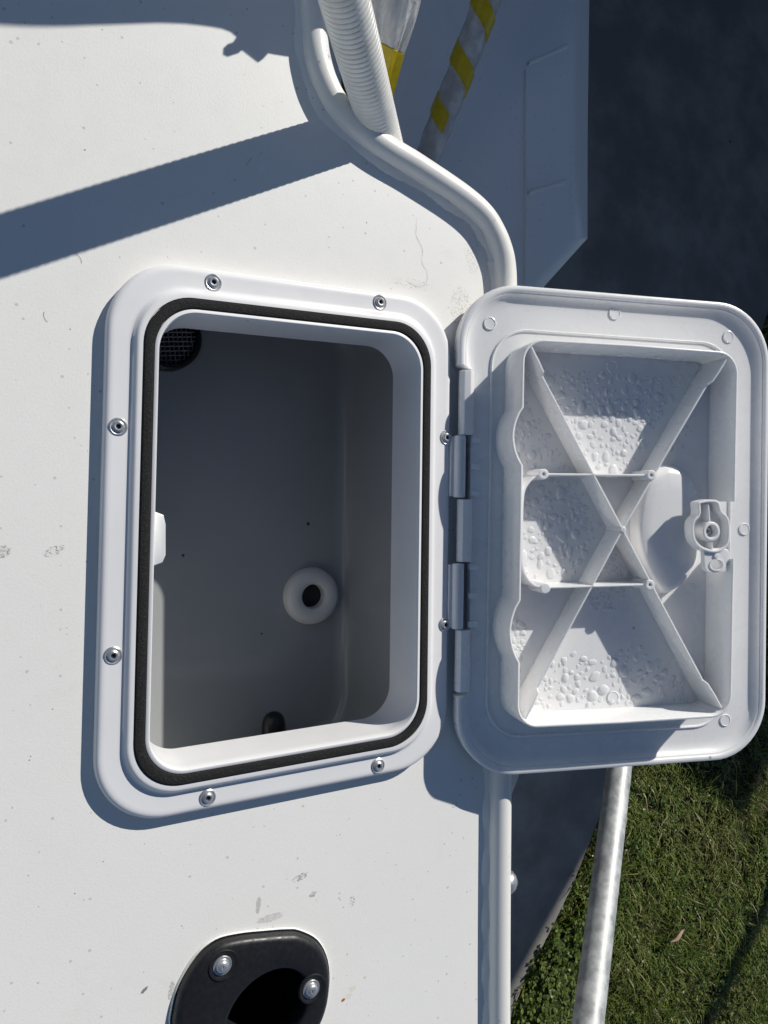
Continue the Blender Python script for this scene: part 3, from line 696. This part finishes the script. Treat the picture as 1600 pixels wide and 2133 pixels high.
# toggle clamp higher up the same pole
cl = tB+tD*.112+Vector((-.003, -.031, -.004))
obj('clamp', join(tube(along(cl+Vector((.004, .030, .012)), cl, 3), .006, 10), tube(along(cl+Vector((-.010, .003, 0)), cl+Vector((.008, -.005, 0)), 4), .0060, 8), tube(along(cl+Vector((-.009, -.003, .003)), cl+Vector((-.017, -.008, .003)), 3), .0035, 6)), 'black', wp)
# dark rod behind the ribbed pole
dk = thing('black_rod', (0.2612, 0.3265, -0.0500), 'thin black rod half hidden behind the ribbed pole', 'rod')
obj('rod', tube(along((0.2668, 0.3223, -0.0600), (0.2561, 0.4165, -0.0600), 6), .0042, 12), 'rubber', dk)
# second wrapped pole in the shade
sA, sB = Vector((0.4067, 0.3576, -0.1750)), Vector((0.4330, 0.5157, -0.0850)); sD = (sB-sA).normalized()
sp_ = thing('taped_pole', sA, 'shaded pole wound with clear wrap and spiral yellow tape over the platform', 'pole')
SP0, SP1 = sA-sD*.05, sA+sD*.55; slen = .60
SPts = along(SP0, SP1, 120)
def srad(q, a): return .0135+.0005*math.sin(q*260+a)+.0004*math.sin(7*a+q*35)
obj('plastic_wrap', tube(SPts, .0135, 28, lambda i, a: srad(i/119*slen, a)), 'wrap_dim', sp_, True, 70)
obj('tape_spiral', ribbon(SPts, srad, (.10, .52), -8.2, 0.0, .019, 30, .0014), 'tape', sp_)

# ------------------------------------------------------------ galvanised trailer guide
pa, pb_ = Vector((1.1089, -.5243, -.5619)), Vector((.8256, -.8100, -.3415)); pd = (pb_-pa).normalized()
low = pa-pd*.13
bend = [Vector((low.x+.07, low.y+.07, low.z-.75)), Vector((low.x+.07, low.y+.07, low.z-.20)), Vector((low.x+.062, low.y+.062, low.z-.10)), low+Vector((.03, .03, -.035))]
gp = catmull([Vector((bend[0].x, bend[0].y, G+.01))]+bend+[low-pd*0.0]+[pa, pa.lerp(pb_, .5), pb_, pb_+pd*.5], 6)
tg = thing('trailer_guide', (bend[0].x, bend[0].y, G), 'bent galvanised steel pipe of the boat trailer above the grass', 'pipe')
obj('guide_pipe', tube(gp, .024, 28), 'galv', tg)
obj('foot_plate', box(bend[0].x-.07, bend[0].x+.07, bend[0].y-.07, bend[0].y+.07, G+.002, G+.012), 'galv', tg, False)

# ------------------------------------------------------------ grit and fibres on the deck, paint cracks
def grit():
    V, Fc = [], []
    def free(x, y):
        return not (.05 < x < .42 and -.23 < y < .17) and not ((Vector((x, y))-RHC).length < .075) and x < .25+.12*max(0, min(1, (.2-y)*6))
    k = 0
    while k < 46:
        x, y = random.uniform(-.02, .40), random.uniform(-.42, .36)
        if not free(x, y): continue
        k += 1; b = len(V); r = random.uniform(.0002, .00045)
        for i in range(5):
            a = 2*math.pi*i/5; q = r*random.uniform(.5, 1.3); V.append((x+q*math.cos(a)*1.4, y+q*math.sin(a), .0001))
        V.append((x, y, r*.8)); Fc.extend([(b+i, b+(i+1) % 5, b+5) for i in range(5)])
    for _ in range(5):
        while True:
            x, y = random.uniform(-.01, .36), random.uniform(-.40, .34)
            if free(x, y): break
        a = random.uniform(0, 6.28); c = random.uniform(-.9, .9); n = 7; st = random.uniform(.0006, .0013); w = .00011; b = len(V)
        for i in range(n):
            nx, ny = -math.sin(a)*w, math.cos(a)*w; V += [(x-nx, y-ny, .0003), (x+nx, y+ny, .0003)]; x += math.cos(a)*st; y += math.sin(a)*st; a += c*.5
        Fc.extend([(b+2*i, b+2*i+1, b+2*i+3, b+2*i+2) for i in range(n-1)])
    return V, Fc
tag(obj('grit', grit(), 'grit', None, False), 'scattered dark grit and fibres lying on the white deck', 'grit', kind='stuff')
def crack(pts, w):
    P = catmull([(x, y, 0) for x, y in pts], 6); L = []
    for i, p in enumerate(P):
        t = (P[min(i+1, len(P)-1)]-P[max(i-1, 0)]).normalized(); nn = Vector((-t.y, t.x, 0))*w*random.uniform(.3, 1); j = Vector((random.uniform(-1, 1), random.uniform(-1, 1), 0))*.0003
        L.append([p+j-nn+Vector((0, 0, .00012)), p+j+nn+Vector((0, 0, .00012))])
    return rings(L, False)
obj('paint_crack', crack([(0.2992, 0.2290), (0.2990, 0.2155), (0.3050, 0.2050), (0.3043, 0.1952), (0.3098, 0.1864), (0.3082, 0.1784), (0.3019, 0.1744), (0.2921, 0.1767)], .00011), 'grit', boat, False)
